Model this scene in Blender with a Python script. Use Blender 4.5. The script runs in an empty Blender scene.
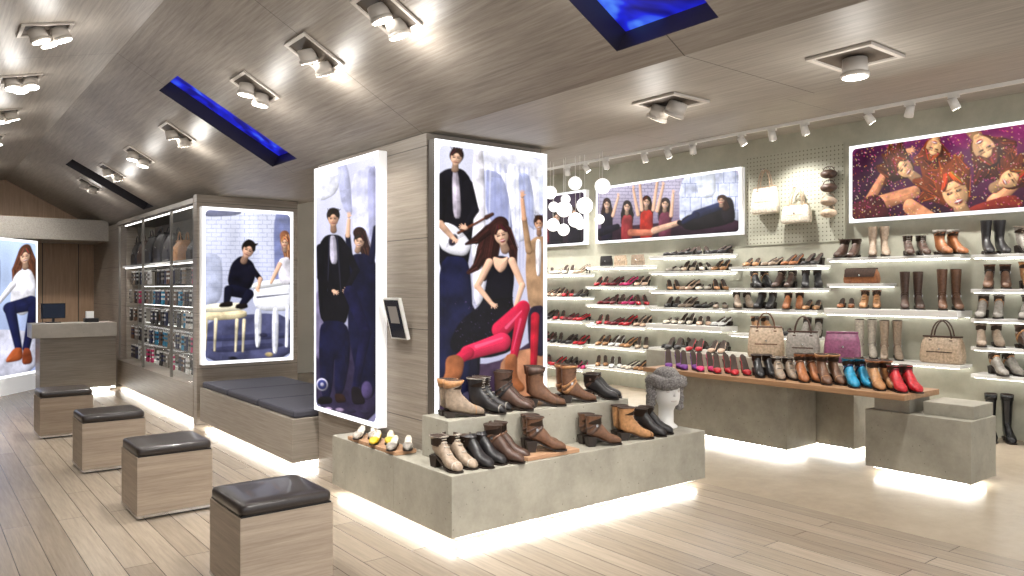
import bpy, math, random
import numpy as np
from mathutils import Vector, Matrix
random.seed(7); np.random.seed(7)
S=bpy.context.scene
S.view_settings.view_transform='Standard'

# ---------------------------------------------------------------- materials
MATS={}
def srgb(c):
    return tuple((x/12.92 if x<=0.04045 else ((x+0.055)/1.055)**2.4) for x in c)
def C(r,g,b): return srgb((max(0,r)/255,max(0,g)/255,max(0,b)/255))
def mat(name,col=(.5,.5,.5),rough=.5,metal=0,emit=None,es=1,noise=0,nscale=20,coat=0,alpha=1,trans=0):
    if name in MATS: return MATS[name]
    m=bpy.data.materials.new(name); m.use_nodes=True; nt=m.node_tree; b=nt.nodes['Principled BSDF']
    b.inputs['Base Color'].default_value=(*col,1); b.inputs['Roughness'].default_value=rough
    b.inputs['Metallic'].default_value=metal
    if coat: b.inputs['Coat Weight'].default_value=coat
    if trans: b.inputs['Transmission Weight'].default_value=trans
    if alpha<1: b.inputs['Alpha'].default_value=alpha
    if emit is not None:
        b.inputs['Emission Color'].default_value=(*emit,1); b.inputs['Emission Strength'].default_value=es
    if noise:
        n=nt.nodes.new('ShaderNodeTexNoise'); n.inputs['Scale'].default_value=nscale; n.inputs['Detail'].default_value=5
        tc=nt.nodes.new('ShaderNodeTexCoord'); nt.links.new(tc.outputs['Object'],n.inputs['Vector'])
        r=nt.nodes.new('ShaderNodeValToRGB')
        r.color_ramp.elements[0].position=.3; r.color_ramp.elements[1].position=.7
        r.color_ramp.elements[0].color=(*[c*(1-noise) for c in col],1)
        r.color_ramp.elements[1].color=(*[min(1,c*(1+noise)) for c in col],1)
        nt.links.new(n.outputs['Fac'],r.inputs['Fac']); nt.links.new(r.outputs['Color'],b.inputs['Base Color'])
    MATS[name]=m; return m
def grain(name,c1,c2,scale,rough=.45,seam=None,bump=.04,seam2=None):
    """wood veneer: noise stretched along the grain, optional panel seams"""
    if name in MATS: return MATS[name]
    m=bpy.data.materials.new(name); m.use_nodes=True; nt=m.node_tree; b=nt.nodes['Principled BSDF']
    tc=nt.nodes.new('ShaderNodeTexCoord'); mp=nt.nodes.new('ShaderNodeMapping'); mp.inputs['Scale'].default_value=scale
    nt.links.new(tc.outputs['Object'],mp.inputs['Vector'])
    n=nt.nodes.new('ShaderNodeTexNoise'); n.inputs['Scale'].default_value=1; n.inputs['Detail'].default_value=9; n.inputs['Roughness'].default_value=.7
    nt.links.new(mp.outputs[0],n.inputs['Vector'])
    r=nt.nodes.new('ShaderNodeValToRGB'); r.color_ramp.elements[0].position=.32; r.color_ramp.elements[1].position=.68
    r.color_ramp.elements[0].color=(*c1,1); r.color_ramp.elements[1].color=(*c2,1)
    nt.links.new(n.outputs['Fac'],r.inputs['Fac'])
    out=r.outputs['Color']
    for sm in (seam,seam2):
        if not sm: continue
        axis,per=sm
        sx=nt.nodes.new('ShaderNodeSeparateXYZ'); nt.links.new(tc.outputs['Object'],sx.inputs[0])
        mo=nt.nodes.new('ShaderNodeMath'); mo.operation='FLOORED_MODULO'; mo.inputs[1].default_value=per
        nt.links.new(sx.outputs[axis],mo.inputs[0])
        lt=nt.nodes.new('ShaderNodeMath'); lt.operation='LESS_THAN'; lt.inputs[1].default_value=.006
        nt.links.new(mo.outputs[0],lt.inputs[0])
        mx=nt.nodes.new('ShaderNodeMix'); mx.data_type='RGBA'; mx.inputs['B'].default_value=(*[c*.45 for c in c1],1)
        nt.links.new(lt.outputs[0],mx.inputs['Factor']); nt.links.new(out,mx.inputs['A']); out=mx.outputs['Result']
    nt.links.new(out,b.inputs['Base Color']); b.inputs['Roughness'].default_value=rough
    bp=nt.nodes.new('ShaderNodeBump'); bp.inputs['Strength'].default_value=bump; bp.inputs['Distance'].default_value=.01
    nt.links.new(n.outputs['Fac'],bp.inputs['Height']); nt.links.new(bp.outputs[0],b.inputs['Normal'])
    MATS[name]=m; return m

M_ceil=grain('ceiling_veneer',C(134,126,117),C(174,166,156),(60,2.2,60),.42,(1,2.2))
M_soff=grain('soffit_veneer',C(150,144,136),C(186,180,171),(60,2.2,60),.5,(1,2.2))
M_col=grain('column_veneer',C(130,120,109),C(168,158,146),(2,2,75),.42,(2,.61))
M_bench=grain('bench_veneer',C(132,123,112),C(166,157,145),(2,2,75),.45)
M_back=grain('back_panel_wood',C(150,120,94),C(180,150,122),(30,30,1.6),.5)
M_stool=grain('stool_wood',C(150,134,117),C(190,174,156),(2.2,2.2,48),.45)
M_table=grain('table_wood',C(150,112,82),C(186,148,112),(40,1.6,40),.4)
M_tray=grain('tray_wood',C(160,120,90),C(196,158,124),(1.2,24,30),.5)
def stone(name,c1,c2,sc=2.2,rough=.5,pit=True):
    m=bpy.data.materials.new(name); m.use_nodes=True; nt=m.node_tree; b=nt.nodes['Principled BSDF']
    tc=nt.nodes.new('ShaderNodeTexCoord')
    n=nt.nodes.new('ShaderNodeTexNoise'); n.inputs['Scale'].default_value=sc; n.inputs['Detail'].default_value=12; n.inputs['Roughness'].default_value=.75
    nt.links.new(tc.outputs['Object'],n.inputs['Vector'])
    r=nt.nodes.new('ShaderNodeValToRGB'); r.color_ramp.elements[0].position=.3; r.color_ramp.elements[1].position=.7
    r.color_ramp.elements[0].color=(*c1,1); r.color_ramp.elements[1].color=(*c2,1)
    nt.links.new(n.outputs['Fac'],r.inputs['Fac'])
    n2=nt.nodes.new('ShaderNodeTexVoronoi'); n2.inputs['Scale'].default_value=sc*9
    nt.links.new(tc.outputs['Object'],n2.inputs['Vector'])
    lt=nt.nodes.new('ShaderNodeMath'); lt.operation='LESS_THAN'; lt.inputs[1].default_value=.08 if pit else 0
    nt.links.new(n2.outputs['Distance'],lt.inputs[0])
    mx=nt.nodes.new('ShaderNodeMix'); mx.data_type='RGBA'; mx.inputs['B'].default_value=(*[c*.62 for c in c1],1)
    nt.links.new(lt.outputs[0],mx.inputs['Factor']); nt.links.new(r.outputs['Color'],mx.inputs['A'])
    nt.links.new(mx.outputs['Result'],b.inputs['Base Color']); b.inputs['Roughness'].default_value=rough
    MATS[name]=m; return m
M_stone=stone('concrete_block',C(138,134,122),C(180,176,162))
M_fstone=stone('stone_floor',C(146,132,114),C(176,163,144),1.1,.26,False)
M_desk=stone('desk_stone',C(168,162,152),C(198,192,182))
M_wallst=stone('mineral_wall',C(164,164,148),C(190,189,173),3.0,.7,False)

def plank_mat():
    m=bpy.data.materials.new('plank_floor'); m.use_nodes=True; nt=m.node_tree; b=nt.nodes['Principled BSDF']
    tc=nt.nodes.new('ShaderNodeTexCoord'); mp=nt.nodes.new('ShaderNodeMapping'); mp.inputs['Rotation'].default_value=(0,0,math.radians(90))
    nt.links.new(tc.outputs['Object'],mp.inputs['Vector'])
    br=nt.nodes.new('ShaderNodeTexBrick'); br.inputs['Scale'].default_value=1
    br.inputs['Brick Width'].default_value=1.9; br.inputs['Row Height'].default_value=.15; br.inputs['Mortar Size'].default_value=.0025
    br.inputs['Color1'].default_value=(*C(146,133,118),1); br.inputs['Color2'].default_value=(*C(172,159,143),1); br.inputs['Mortar'].default_value=(*C(88,77,66),1)
    br.inputs['Bias'].default_value=0; br.offset=.37
    nt.links.new(mp.outputs[0],br.inputs['Vector'])
    mp2=nt.nodes.new('ShaderNodeMapping'); mp2.inputs['Scale'].default_value=(45,2.2,1); nt.links.new(tc.outputs['Object'],mp2.inputs['Vector'])
    n=nt.nodes.new('ShaderNodeTexNoise'); n.inputs['Scale'].default_value=1; n.inputs['Detail'].default_value=9; n.inputs['Roughness'].default_value=.7; nt.links.new(mp2.outputs[0],n.inputs['Vector'])
    r=nt.nodes.new('ShaderNodeValToRGB'); r.color_ramp.elements[0].position=.3; r.color_ramp.elements[1].position=.7
    r.color_ramp.elements[0].color=(.72,.71,.69,1); r.color_ramp.elements[1].color=(1.08,1.07,1.05,1)
    nt.links.new(n.outputs['Fac'],r.inputs['Fac'])
    mx=nt.nodes.new('ShaderNodeMix'); mx.data_type='RGBA'; mx.blend_type='MULTIPLY'; mx.inputs['Factor'].default_value=1
    nt.links.new(br.outputs['Color'],mx.inputs['A']); nt.links.new(r.outputs['Color'],mx.inputs['B'])
    nt.links.new(mx.outputs['Result'],b.inputs['Base Color']); b.inputs['Roughness'].default_value=.25
    return m
M_plank=plank_mat()
def peg_mat():
    m=bpy.data.materials.new('perforated_panel'); m.use_nodes=True; nt=m.node_tree; b=nt.nodes['Principled BSDF']
    tc=nt.nodes.new('ShaderNodeTexCoord'); sx=nt.nodes.new('ShaderNodeSeparateXYZ'); nt.links.new(tc.outputs['Object'],sx.inputs[0])
    sq=[]
    for ax in (1,2):
        a=nt.nodes.new('ShaderNodeMath'); a.operation='FLOORED_MODULO'; a.inputs[1].default_value=.05; nt.links.new(sx.outputs[ax],a.inputs[0])
        s=nt.nodes.new('ShaderNodeMath'); s.operation='SUBTRACT'; s.inputs[1].default_value=.025; nt.links.new(a.outputs[0],s.inputs[0])
        p=nt.nodes.new('ShaderNodeMath'); p.operation='MULTIPLY'; nt.links.new(s.outputs[0],p.inputs[0]); nt.links.new(s.outputs[0],p.inputs[1]); sq.append(p)
    ad=nt.nodes.new('ShaderNodeMath'); ad.operation='ADD'; nt.links.new(sq[0].outputs[0],ad.inputs[0]); nt.links.new(sq[1].outputs[0],ad.inputs[1])
    lt=nt.nodes.new('ShaderNodeMath'); lt.operation='LESS_THAN'; lt.inputs[1].default_value=.00008; nt.links.new(ad.outputs[0],lt.inputs[0])
    mx=nt.nodes.new('ShaderNodeMix'); mx.data_type='RGBA'; mx.inputs['A'].default_value=(*C(178,178,162),1); mx.inputs['B'].default_value=(*C(112,110,96),1)
    nt.links.new(lt.outputs[0],mx.inputs['Factor']); nt.links.new(mx.outputs['Result'],b.inputs['Base Color']); b.inputs['Roughness'].default_value=.6
    return m
M_peg=peg_mat()
M_white=mat('white_lacquer',C(240,240,237),.35)
M_led=mat('led_strip',(1,1,1),.5,emit=(1,.98,.92),es=22)
M_ledsh=mat('shelf_led',(1,1,1),.5,emit=(1,.98,.94),es=9)
M_ledun=mat('unit_added_led',(1,1,1),.5,emit=(1,.98,.94),es=5)  # for strips added under the shelves to brighten the accessory unit
M_lens=mat('lamp_lens',(1,1,1),.5,emit=(1,.96,.88),es=12)
M_lensdim=mat('lamp_lens_dim',(1,1,1),.4,emit=(1,.9,.75),es=1.6)
M_fix=mat('fixture_paint',C(206,199,190),.4)
M_fixd=mat('recess_and_seam_dark',C(84,74,64),.6)  # dark tone painted in for recess shade; also colours the wall seams
M_chrome=mat('chrome',C(210,210,210),.18,1)
M_steel=mat('frame_steel',C(140,136,130),.35,.7)
M_black=mat('black_plastic',C(18,18,20),.3)
M_leather=mat('dark_leather',C(52,46,44),.3,noise=.15,nscale=60,coat=.25)
M_cush=mat('bench_cushion',C(70,70,80),.6,noise=.1,nscale=30)
M_wallp=mat('painted_wall',C(196,194,187),.7,noise=.04,nscale=3)
M_glass=mat('clear_glass',(.9,.95,.95),.05,alpha=.06)

# ---------------------------------------------------------------- mesh builder
class MB:
    def __init__(s): s.v=[];s.f=[];s.m=[];s.sm=[];s.mats=[]
    def mi(s,m):
        if m not in s.mats: s.mats.append(m)
        return s.mats.index(m)
    def add(s,vs,fs,m,mtx=None,smooth=False):
        b=len(s.v)
        if mtx is not None: vs=[tuple(mtx@Vector(v)) for v in vs]
        s.v+= [tuple(v) for v in vs]
        if isinstance(m,(list,tuple)): ms=[s.mi(x) for x in m]
        else: ms=[s.mi(m)]*len(fs)
        for f,k in zip(fs,ms): s.f.append(tuple(b+i for i in f)); s.m.append(k); s.sm.append(smooth)
    def box(s,x0,x1,y0,y1,z0,z1,m,mtx=None):
        vs=[(x,y,z) for z in (z0,z1) for y in (y0,y1) for x in (x0,x1)]
        s.add(vs,[(0,2,3,1),(4,5,7,6),(0,1,5,4),(2,6,7,3),(0,4,6,2),(1,3,7,5)],m,mtx)
    def loft(s,rings,m,mtx=None,smooth=True,cap0=True,cap1=True,closed=True):
        n=len(rings[0]); vs=[p for r in rings for p in r]; fs=[]
        for i in range(len(rings)-1):
            for j in range(n if closed else n-1):
                k=(j+1)%n; fs.append((i*n+j,i*n+k,(i+1)*n+k,(i+1)*n+j))
        if cap0: fs.append(tuple(range(n-1,-1,-1)))
        if cap1: fs.append(tuple((len(rings)-1)*n+j for j in range(n)))
        s.add(vs,fs,m,mtx,smooth)
    def tube(s,p0,p1,r0,m,r1=None,n=14,mtx=None,cap=None,smooth=True):
        p0=Vector(p0);p1=Vector(p1); r1=r0 if r1 is None else r1
        d=(p1-p0).normalized(); a=d.orthogonal().normalized(); b=d.cross(a)
        R=[[tuple(p+ (a*math.cos(2*math.pi*j/n)+b*math.sin(2*math.pi*j/n))*r) for j in range(n)] for p,r in ((p0,r0),(p1,r1))]
        s.loft(R,m,mtx,smooth)
        if cap: 
            R2=[tuple(Vector(q)+(Vector(q)-p1)*-.12+d*.002) for q in R[1]]
            s.add(R2,[tuple(range(n))],cap,mtx)
    def path(s,pts,r,m,n=6,mtx=None):
        R=[]; pts=[Vector(p) for p in pts]
        for i,p in enumerate(pts):
            d=(pts[min(i+1,len(pts)-1)]-pts[max(i-1,0)]).normalized()
            a=Vector((0,1,0)) if abs(d.y)<.9 else Vector((1,0,0))
            a=(a-d*a.dot(d)).normalized(); b=d.cross(a)
            R.append([tuple(p+(a*math.cos(2*math.pi*j/n)+b*math.sin(2*math.pi*j/n))*r) for j in range(n)])
        s.loft(R,m,mtx)
    def ball(s,c,r,m,n=14,h=9,mtx=None,jit=0):
        if not isinstance(r,(tuple,list)): r=(r,r,r)
        R=[]
        for i in range(h+1):
            t=math.pi*(i/h)*.96+.02*math.pi
            R.append([(c[0]+r[0]*math.sin(t)*math.cos(2*math.pi*j/n)*(1+jit*random.uniform(-1,1)),c[1]+r[1]*math.sin(t)*math.sin(2*math.pi*j/n)*(1+jit*random.uniform(-1,1)),c[2]-r[2]*math.cos(t)) for j in range(n)])
        s.loft(R,m,mtx)
    def done(s,name,bevel=0,loc=None,parent=None):
        me=bpy.data.meshes.new(name); me.from_pydata(s.v,[],s.f)
        for m in s.mats: me.materials.append(m)
        me.polygons.foreach_set('material_index',s.m); me.polygons.foreach_set('use_smooth',s.sm); me.update()
        o=bpy.data.objects.new(name,me); S.collection.objects.link(o)
        if bevel:
            b=o.modifiers.new('bevel','BEVEL'); b.width=bevel; b.segments=2; b.limit_method='ANGLE'
        if loc: o.location=loc
        if parent: o.parent=parent
        return o
def boxobj(name,x0,x1,y0,y1,z0,z1,m,bevel=0):
    b=MB(); b.box(x0,x1,y0,y1,z0,z1,m); return b.done(name,bevel)
def quadobj(name,pts,m):
    b=MB(); b.add(pts,[tuple(range(len(pts)))],m); return b.done(name)
def T(x,y,z,rz=0,sc=1,rx=0): return Matrix.Translation((x,y,z))@Matrix.Rotation(rz,4,'Z')@Matrix.Rotation(rx,4,'X')@Matrix.Scale(sc,4)

# ---------------------------------------------------------------- room shell
HX,HZ=2.70,2.53                 # lower edge of vault
TAN=.56
def slopez(x): return HZ+TAN*(HX-x)
RX=1.27; RZ=slopez(RX)
def leftz(x): return RZ-.25*(RX-x)
Y0,Y1=-2.0,15.6
quadobj('floor',[(-3,Y0,0),(4.8,Y0,0),(4.8,Y1,0),(-3,Y1,0)],M_plank)
quadobj('floor_stone',[(4.8,Y0,0),(8.7,Y0,0),(8.7,Y1,0),(4.8,Y1,0)],M_fstone)
SK=[(1.93,2.5),(6.24,6.8),(11.1,11.65)]
b=MB()
ys=[Y0]+[v for s in SK for v in s]+[Y1]; xs=[RX,1.62,2.58,HX]
for i in range(len(ys)-1):
    for j in range(3):
        if j==1 and i%2==1: continue
        b.add([(xs[j],ys[i],slopez(xs[j])),(xs[j+1],ys[i],slopez(xs[j+1])),(xs[j+1],ys[i+1],slopez(xs[j+1])),(xs[j],ys[i+1],slopez(xs[j]))],[(0,1,2,3)],M_ceil)
b.add([(RX,Y0,RZ),(RX,Y1,RZ),(-3,Y1,leftz(-3)),(-3,Y0,leftz(-3))],[(0,1,2,3)],M_ceil)
b.add([(HX,Y0,HZ),(3.76,Y0,HZ),(3.76,Y1,HZ),(HX,Y1,HZ)],[(0,1,2,3)],M_soff)
b.add([(3.76,Y0,HZ),(3.76,Y0,3.42),(3.76,Y1,3.42),(3.76,Y1,HZ)],[(0,1,2,3)],M_soff)
b.add([(3.76,Y0,3.42),(8.7,Y0,3.42),(8.7,Y1,3.42),(3.76,Y1,3.42)],[(0,1,2,3)],M_soff)
b.done('ceiling')
def sky_mat(nm,dark):
    m=bpy.data.materials.new(nm); m.use_nodes=True; nt=m.node_tree; p=nt.nodes['Principled BSDF']
    tc=nt.nodes.new('ShaderNodeTexCoord'); n=nt.nodes.new('ShaderNodeTexNoise'); n.inputs['Scale'].default_value=2.6; n.inputs['Detail'].default_value=2; n.inputs['Distortion'].default_value=1.5
    nt.links.new(tc.outputs['Object'],n.inputs['Vector'])
    r=nt.nodes.new('ShaderNodeValToRGB'); e=r.color_ramp.elements
    e[0].position=.38; e[0].color=(*C(14,12,120),1); e[1].position=.74; e[1].color=(*C(90,150,250),1)
    x=e.new(.55); x.color=(*C(26,36,215),1)
    nt.links.new(n.outputs['Fac'],r.inputs['Fac']); nt.links.new(r.outputs['Color'],p.inputs['Emission Color'])
    p.inputs['Emission Strength'].default_value=.02 if dark else 1.1; p.inputs['Base Color'].default_value=(.01,.01,.02,1)
    return m
for k,(a,c) in enumerate(SK):
    b=MB(); n=Vector((TAN,0,1)).normalized(); up=n*.12
    P=[Vector((1.62,a,slopez(1.62))),Vector((2.58,a,slopez(2.58))),Vector((2.58,c,slopez(2.58))),Vector((1.62,c,slopez(1.62)))]
    Q=[p+up for p in P]; vs=P+Q
    b.add(vs,[(0,1,5,4),(1,2,6,5),(2,3,7,6),(3,0,4,7)],mat('slot_side',C(38,34,40),.5))
    b.add(Q,[(0,1,2,3)],sky_mat('blue_screen_%d'%k,k==2))
    b.done('window_%d'%(k+1))
boxobj('wall_left',-3.1,-3,Y0,Y1,0,3.3,M_wallp)
b=MB(); b.box(8.6,8.7,Y0,13.0,0,3.42,M_wallst); b.box(8.588,8.599,4.66,5.98,2.05,3.2,M_peg); b.done('wall_right')
boxobj('wall_back_showroom',2.76,8.6,12.95,13.05,0,3.42,M_wallp)
b=MB(); b.box(-3,2.6,15.5,15.6,0,4.0,M_back)
for i in range(10): b.box(-2.6+i*.55,-2.585+i*.55,15.49,15.5,0,2.3,M_fixd)
b.done('wall_back')
boxobj('wall_partition',2.6,2.76,12.85,15.5,0,HZ-.003,M_col)
boxobj('trim_bulkhead',-3,2.6,14.2,15.48,2.28,2.62,M_soff)

# ---------------------------------------------------------------- column, bench, fin
def ledbase(b,x0,x1,y0,y1,z1,m,inset=.12,gap=.06):
    b.box(x0,x1,y0,y1,gap,z1,m)
    b.box(x0+inset,x1-inset,y0+inset,y1-inset,0,gap,M_white)
    w=.03
    b.box(x0+.04,x0+.04+w,y0+.05,y1-.05,gap-.012,gap-.001,M_led)
    b.box(x1-.05-w,x1-.05,y0+.05,y1-.05,gap-.012,gap-.001,M_led)
    b.box(x0+.09,x1-.09,y0+.04,y0+.04+w,gap-.012,gap-.001,M_led)
    b.box(x0+.09,x1-.09,y1-.05-w,y1-.05,gap-.012,gap-.001,M_led)
boxobj('display_column',2.69,3.68,4.345,6.05,0,HZ-.003,M_col)
b=MB(); ledbase(b,2.47,3.4,6.07,8.62,.42,M_bench); b.done('bench_base',.004)
b=MB()
for i in range(3): b.box(2.49,3.38,6.09+i*.845,6.09+i*.845+.83,.421,.485,M_cush)
b.done('bench_cushion',.018)
boxobj('wall_fin',2.47,3.62,8.74,8.86,0,HZ-.003,M_col)

# platform (concrete) with riser
b=MB()
b.box(2.44,4.74,3.67,4.34,.06,.42,M_stone); b.box(2.44,2.685,4.34,5.25,.06,.42,M_stone); b.box(3.69,4.74,4.34,5.25,.06,.42,M_stone)
b.box(2.56,4.62,3.79,4.3,0,.06,M_white); b.box(2.56,2.68,4.3,5.2,0,.06,M_white); b.box(3.8,4.62,4.35,5.1,0,.06,M_white)
b.box(2.52,4.66,3.70,3.73,.048,.059,M_led); b.box(2.47,2.50,3.71,5.22,.048,.059,M_led); b.box(4.67,4.70,3.71,5.2,.048,.059,M_led)
b.done('concrete_display_platform',.004)
b=MB(); b.box(2.60,4.2,3.95,4.255,.4205,.68,M_stone); b.box(3.7,4.2,4.255,4.8,.4205,.68,M_stone); b.done('concrete_riser',.004)

# ---------------------------------------------------------------- stools
def stool(x,y):
    b=MB(); w=.47; h=w/2
    b.box(-h,h,-h,h,.012,.405,M_stool); b.box(-h+.03,h-.03,-h+.03,h-.03,0,.012,M_black)
    b.box(-h-.002,h+.002,-h-.002,h+.002,.012,.03,M_chrome)
    b.box(-h+.006,h-.006,-h+.006,h-.006,.405,.413,M_black)
    R=[]
    for z,s in ((.413,.97),(.42,1.0),(.45,1.0),(.462,.975),(.468,.90),(.471,.6)):
        R.append([(h*s*math.copysign(abs(math.cos(t))**.13,math.cos(t)),h*s*math.copysign(abs(math.sin(t))**.13,math.sin(t)),z) for t in [2*math.pi*(j+.5)/32 for j in range(32)]])
    b.loft(R,M_leather)
    return b.done('cube_stool',0,(x+h,y+h,0))
for x,y in ((1.23,3.65),(1.15,5.37),(1.09,6.99),(1.01,8.85)): stool(x,y)

# ---------------------------------------------------------------- printed artwork (flat backlit prints)
class Art:
    def __init__(s,W,H,TL,TR,BR,BL):
        u=(np.arange(W)+.0)/(W-1); v=(np.arange(H)+.0)/(H-1); s.U,s.V=np.meshgrid(u,v)
        U,V=s.U,s.V
        s.X=(1-U)*(1-V)*TL[0]+U*(1-V)*TR[0]+U*V*BR[0]+(1-U)*V*BL[0]
        s.Y=(1-U)*(1-V)*TL[1]+U*(1-V)*TR[1]+U*V*BR[1]+(1-U)*V*BL[1]
        s.A=np.ones((H,W,3))*.8; s.aa=.6
        s.fold=s.vn(W//20,H//16)*.55+s.vn(W//9,H//9)*.3+s.vn(W//4,H//5)*.15-.5
        s.shd=.55; s.fa=1.1
    def vn(s,k,ky):
        k=max(2,k);ky=max(2,ky); g=np.random.rand(ky+2,k+2); u=s.U*k; v=s.V*ky; i=np.minimum(u.astype(int),k); j=np.minimum(v.astype(int),ky); fu=np.clip(u-i,0,1); fv=np.clip(v-j,0,1)
        fu=fu*fu*(3-2*fu); fv=fv*fv*(3-2*fv)
        return (g[j,i]*(1-fu)+g[j,i+1]*fu)*(1-fv)+(g[j+1,i]*(1-fu)+g[j+1,i+1]*fu)*fv
    def blend(s,d,col,op=1,k=3.2,fa=None):
        a=np.clip(.5-d/(2*s.aa),0,1)*op
        # light and shade painted into each printed shape: upper-left rims brighter, opposite rims darker
        gy,gx=np.gradient(d); L=np.hypot(gx,gy)+1e-6
        ed=np.exp(np.minimum(d,0)/k); sh=1+s.shd*ed*(-(gx*.65+gy*.75)/L)-.25*ed
        f=np.roll(s.fold,(random.randint(0,99),random.randint(0,99)),(0,1)); sh=sh*(1+(s.fa if fa is None else fa)*f)
        c=np.array(C(*col))[None,None,:]*np.clip(sh,.25,2.4)[...,None]
        s.A=s.A*(1-a[...,None])+c*a[...,None]
    def bg(s,c): s.A[:]=C(*c)
    def grad(s,c1,c2,vert=True):
        t=(s.V if vert else s.U)[...,None]; s.A=np.array(C(*c1))*(1-t)+np.array(C(*c2))*t
    def e(s,cx,cy,rx,ry,col,rot=0,op=1,fa=None):
        r=math.radians(rot); dx=s.X-cx; dy=s.Y-cy
        a=dx*math.cos(r)+dy*math.sin(r); c=-dx*math.sin(r)+dy*math.cos(r)
        q=np.sqrt((a/rx)**2+(c/ry)**2); s.blend((q-1)*min(rx,ry),col,op,max(.6,min(rx,ry)*.45),fa)
    def c(s,x1,y1,x2,y2,r1,r2,col,op=1,fa=None):
        dx,dy=x2-x1,y2-y1; L=dx*dx+dy*dy+1e-9
        t=np.clip(((s.X-x1)*dx+(s.Y-y1)*dy)/L,0,1)
        d=np.hypot(s.X-x1-t*dx,s.Y-y1-t*dy)-(r1+(r2-r1)*t); s.blend(d,col,op,max(.6,(r1+r2)*.3),fa)
    def st(s,x1,y1,x2,y2,w,col,op=.8):
        x0,x3=min(x1,x2)-2,max(x1,x2)+2; y0,y3=min(y1,y2)-2,max(y1,y2)+2
        m=(s.X>x0)&(s.X<x3)&(s.Y>y0)&(s.Y<y3)
        if not m.any(): return
        X=s.X[m];Y=s.Y[m]; dx,dy=x2-x1,y2-y1; L=dx*dx+dy*dy+1e-9
        t=np.clip(((X-x1)*dx+(Y-y1)*dy)/L,0,1); d=np.hypot(X-x1-t*dx,Y-y1-t*dy)-w*(1-.6*t)
        a=np.clip(.5-d/.9,0,1)*op; s.A[m]=s.A[m]*(1-a[:,None])+np.array(C(*col))*a[:,None]
    def p(s,pts,col,op=1,fa=None):
        for _ in range(2):
            q=[]; n=len(pts)
            for i in range(n):
                (x1,y1),(x2,y2)=pts[i],pts[(i+1)%n]; q+=[(x1*.8+x2*.2,y1*.8+y2*.2),(x1*.2+x2*.8,y1*.2+y2*.8)]
            pts=q
        n=len(pts); ins=np.zeros(s.X.shape,bool); D=np.full(s.X.shape,1e9)
        for i in range(n):
            x1,y1=pts[i]; x2,y2=pts[(i+1)%n]
            cond=((y1>s.Y)!=(y2>s.Y)); 
            if y1!=y2: ins^= cond & (s.X < (x2-x1)*(s.Y-y1)/(y2-y1)+x1)
            dx,dy=x2-x1,y2-y1; L=dx*dx+dy*dy+1e-9
            t=np.clip(((s.X-x1)*dx+(s.Y-y1)*dy)/L,0,1); D=np.minimum(D,np.hypot(s.X-x1-t*dx,s.Y-y1-t*dy))
        s.blend(np.where(ins,-D,D),col,op,3.0,fa)
    def noise(s,k,amp,ky=None):
        s.A*= (1+(s.vn(k,ky or k)-.5)*2*amp)[...,None]
    def bricks(s,x0,x1,y0,y1,bw,bh,col,op=.5):
        m=(s.X>x0)&(s.X<x1)&(s.Y>y0)&(s.Y<y1); row=np.floor(s.Y/bh)
        l=((s.Y%bh)<.7)|(((s.X+row*bw/2)%bw)<.7); l=l&m
        s.A[l]=s.A[l]*(1-op)+np.array(C(*col))*op
    def hairmass(s,pts,col,n=40,w=.8,spread=2.2):
        for i in range(len(pts)-1):
            s.c(pts[i][0],pts[i][1],pts[i+1][0],pts[i+1][1],pts[i][2],pts[i+1][2],col,fa=1.2)
        for k in range(n):
            f=random.uniform(-1,1); i=random.randrange(len(pts)-1); a,b_=pts[i],pts[i+1]
            dx,dy=b_[0]-a[0],b_[1]-a[1]; L=math.hypot(dx,dy)+1e-6; nx,ny=-dy/L,dx/L
            br=random.choice([.5,.6,1.3,1.8]); cc=tuple(min(255,int(q*br)) for q in col)
            s.st(a[0]+nx*f*a[2],a[1]+ny*f*a[2],b_[0]+nx*f*b_[2]*1.25+random.uniform(-1,1)*spread*.4,b_[1]+ny*f*b_[2]*1.25,.42*w,cc,.6)
    def face(s,x,y,r,skin=(226,178,150),hair=(40,28,24),hx=0,hy=-.25,mouth=(170,50,50),smile=1,tilt=0,male=False):
        t=math.radians(tilt); dk=tuple(int(k*.70) for k in skin); lt=tuple(min(255,int(k*1.1)) for k in skin)
        def q(a,b): return x+r*(a*math.cos(t)-b*math.sin(t)), y+r*(a*math.sin(t)+b*math.cos(t))
        s.e(*q(hx,hy-.10),r*.92,r*1.02,hair,tilt)
        s.c(*q(0,.7),*q(.05,1.5),r*.38,r*.46,dk,fa=.2)
        o=s.shd; s.shd=.35
        s.e(x,y,r*.70,r*.88,skin,tilt,fa=.2); s.c(*q(0,.25),*q(.03,.80),r*.56,r*.28,skin,fa=.15); s.e(*q(.0,.02),r*.56,r*.74,skin,tilt,fa=.15)
        s.shd=o
        s.e(*q(.46,.12),r*.24,r*.62,dk,tilt+6,.6,fa=.1); s.e(*q(-.2,.22),r*.2,r*.18,lt,tilt,.5,fa=0); s.e(*q(-.05,-.42),r*.3,r*.16,lt,tilt,.35,fa=0); s.e(*q(.04,.92),r*.22,r*.12,dk,tilt,.5,fa=0)
        for k in (-.28,.27):
            s.e(*q(k,-.06),r*.19,r*.12,dk,tilt,.6,fa=0); s.st(*q(k-.12,-.03),*q(k+.12,-.03),r*.07,(30,22,22),.9); s.st(*q(k-.18,-.21),*q(k+.18,-.24),r*.05,hair,.7)
        s.st(*q(.05,0),*q(.12,.28),r*.05,dk,.6); s.e(*q(.05,.32),r*.13,r*.05,dk,tilt,.6,fa=0)
        s.e(*q(.03,.55),r*.24,r*.10*max(.7,smile),mouth,tilt,fa=0)
        if smile>.8: s.e(*q(.03,.53),r*.19,r*.055,(246,240,236),tilt,fa=0)
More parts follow.
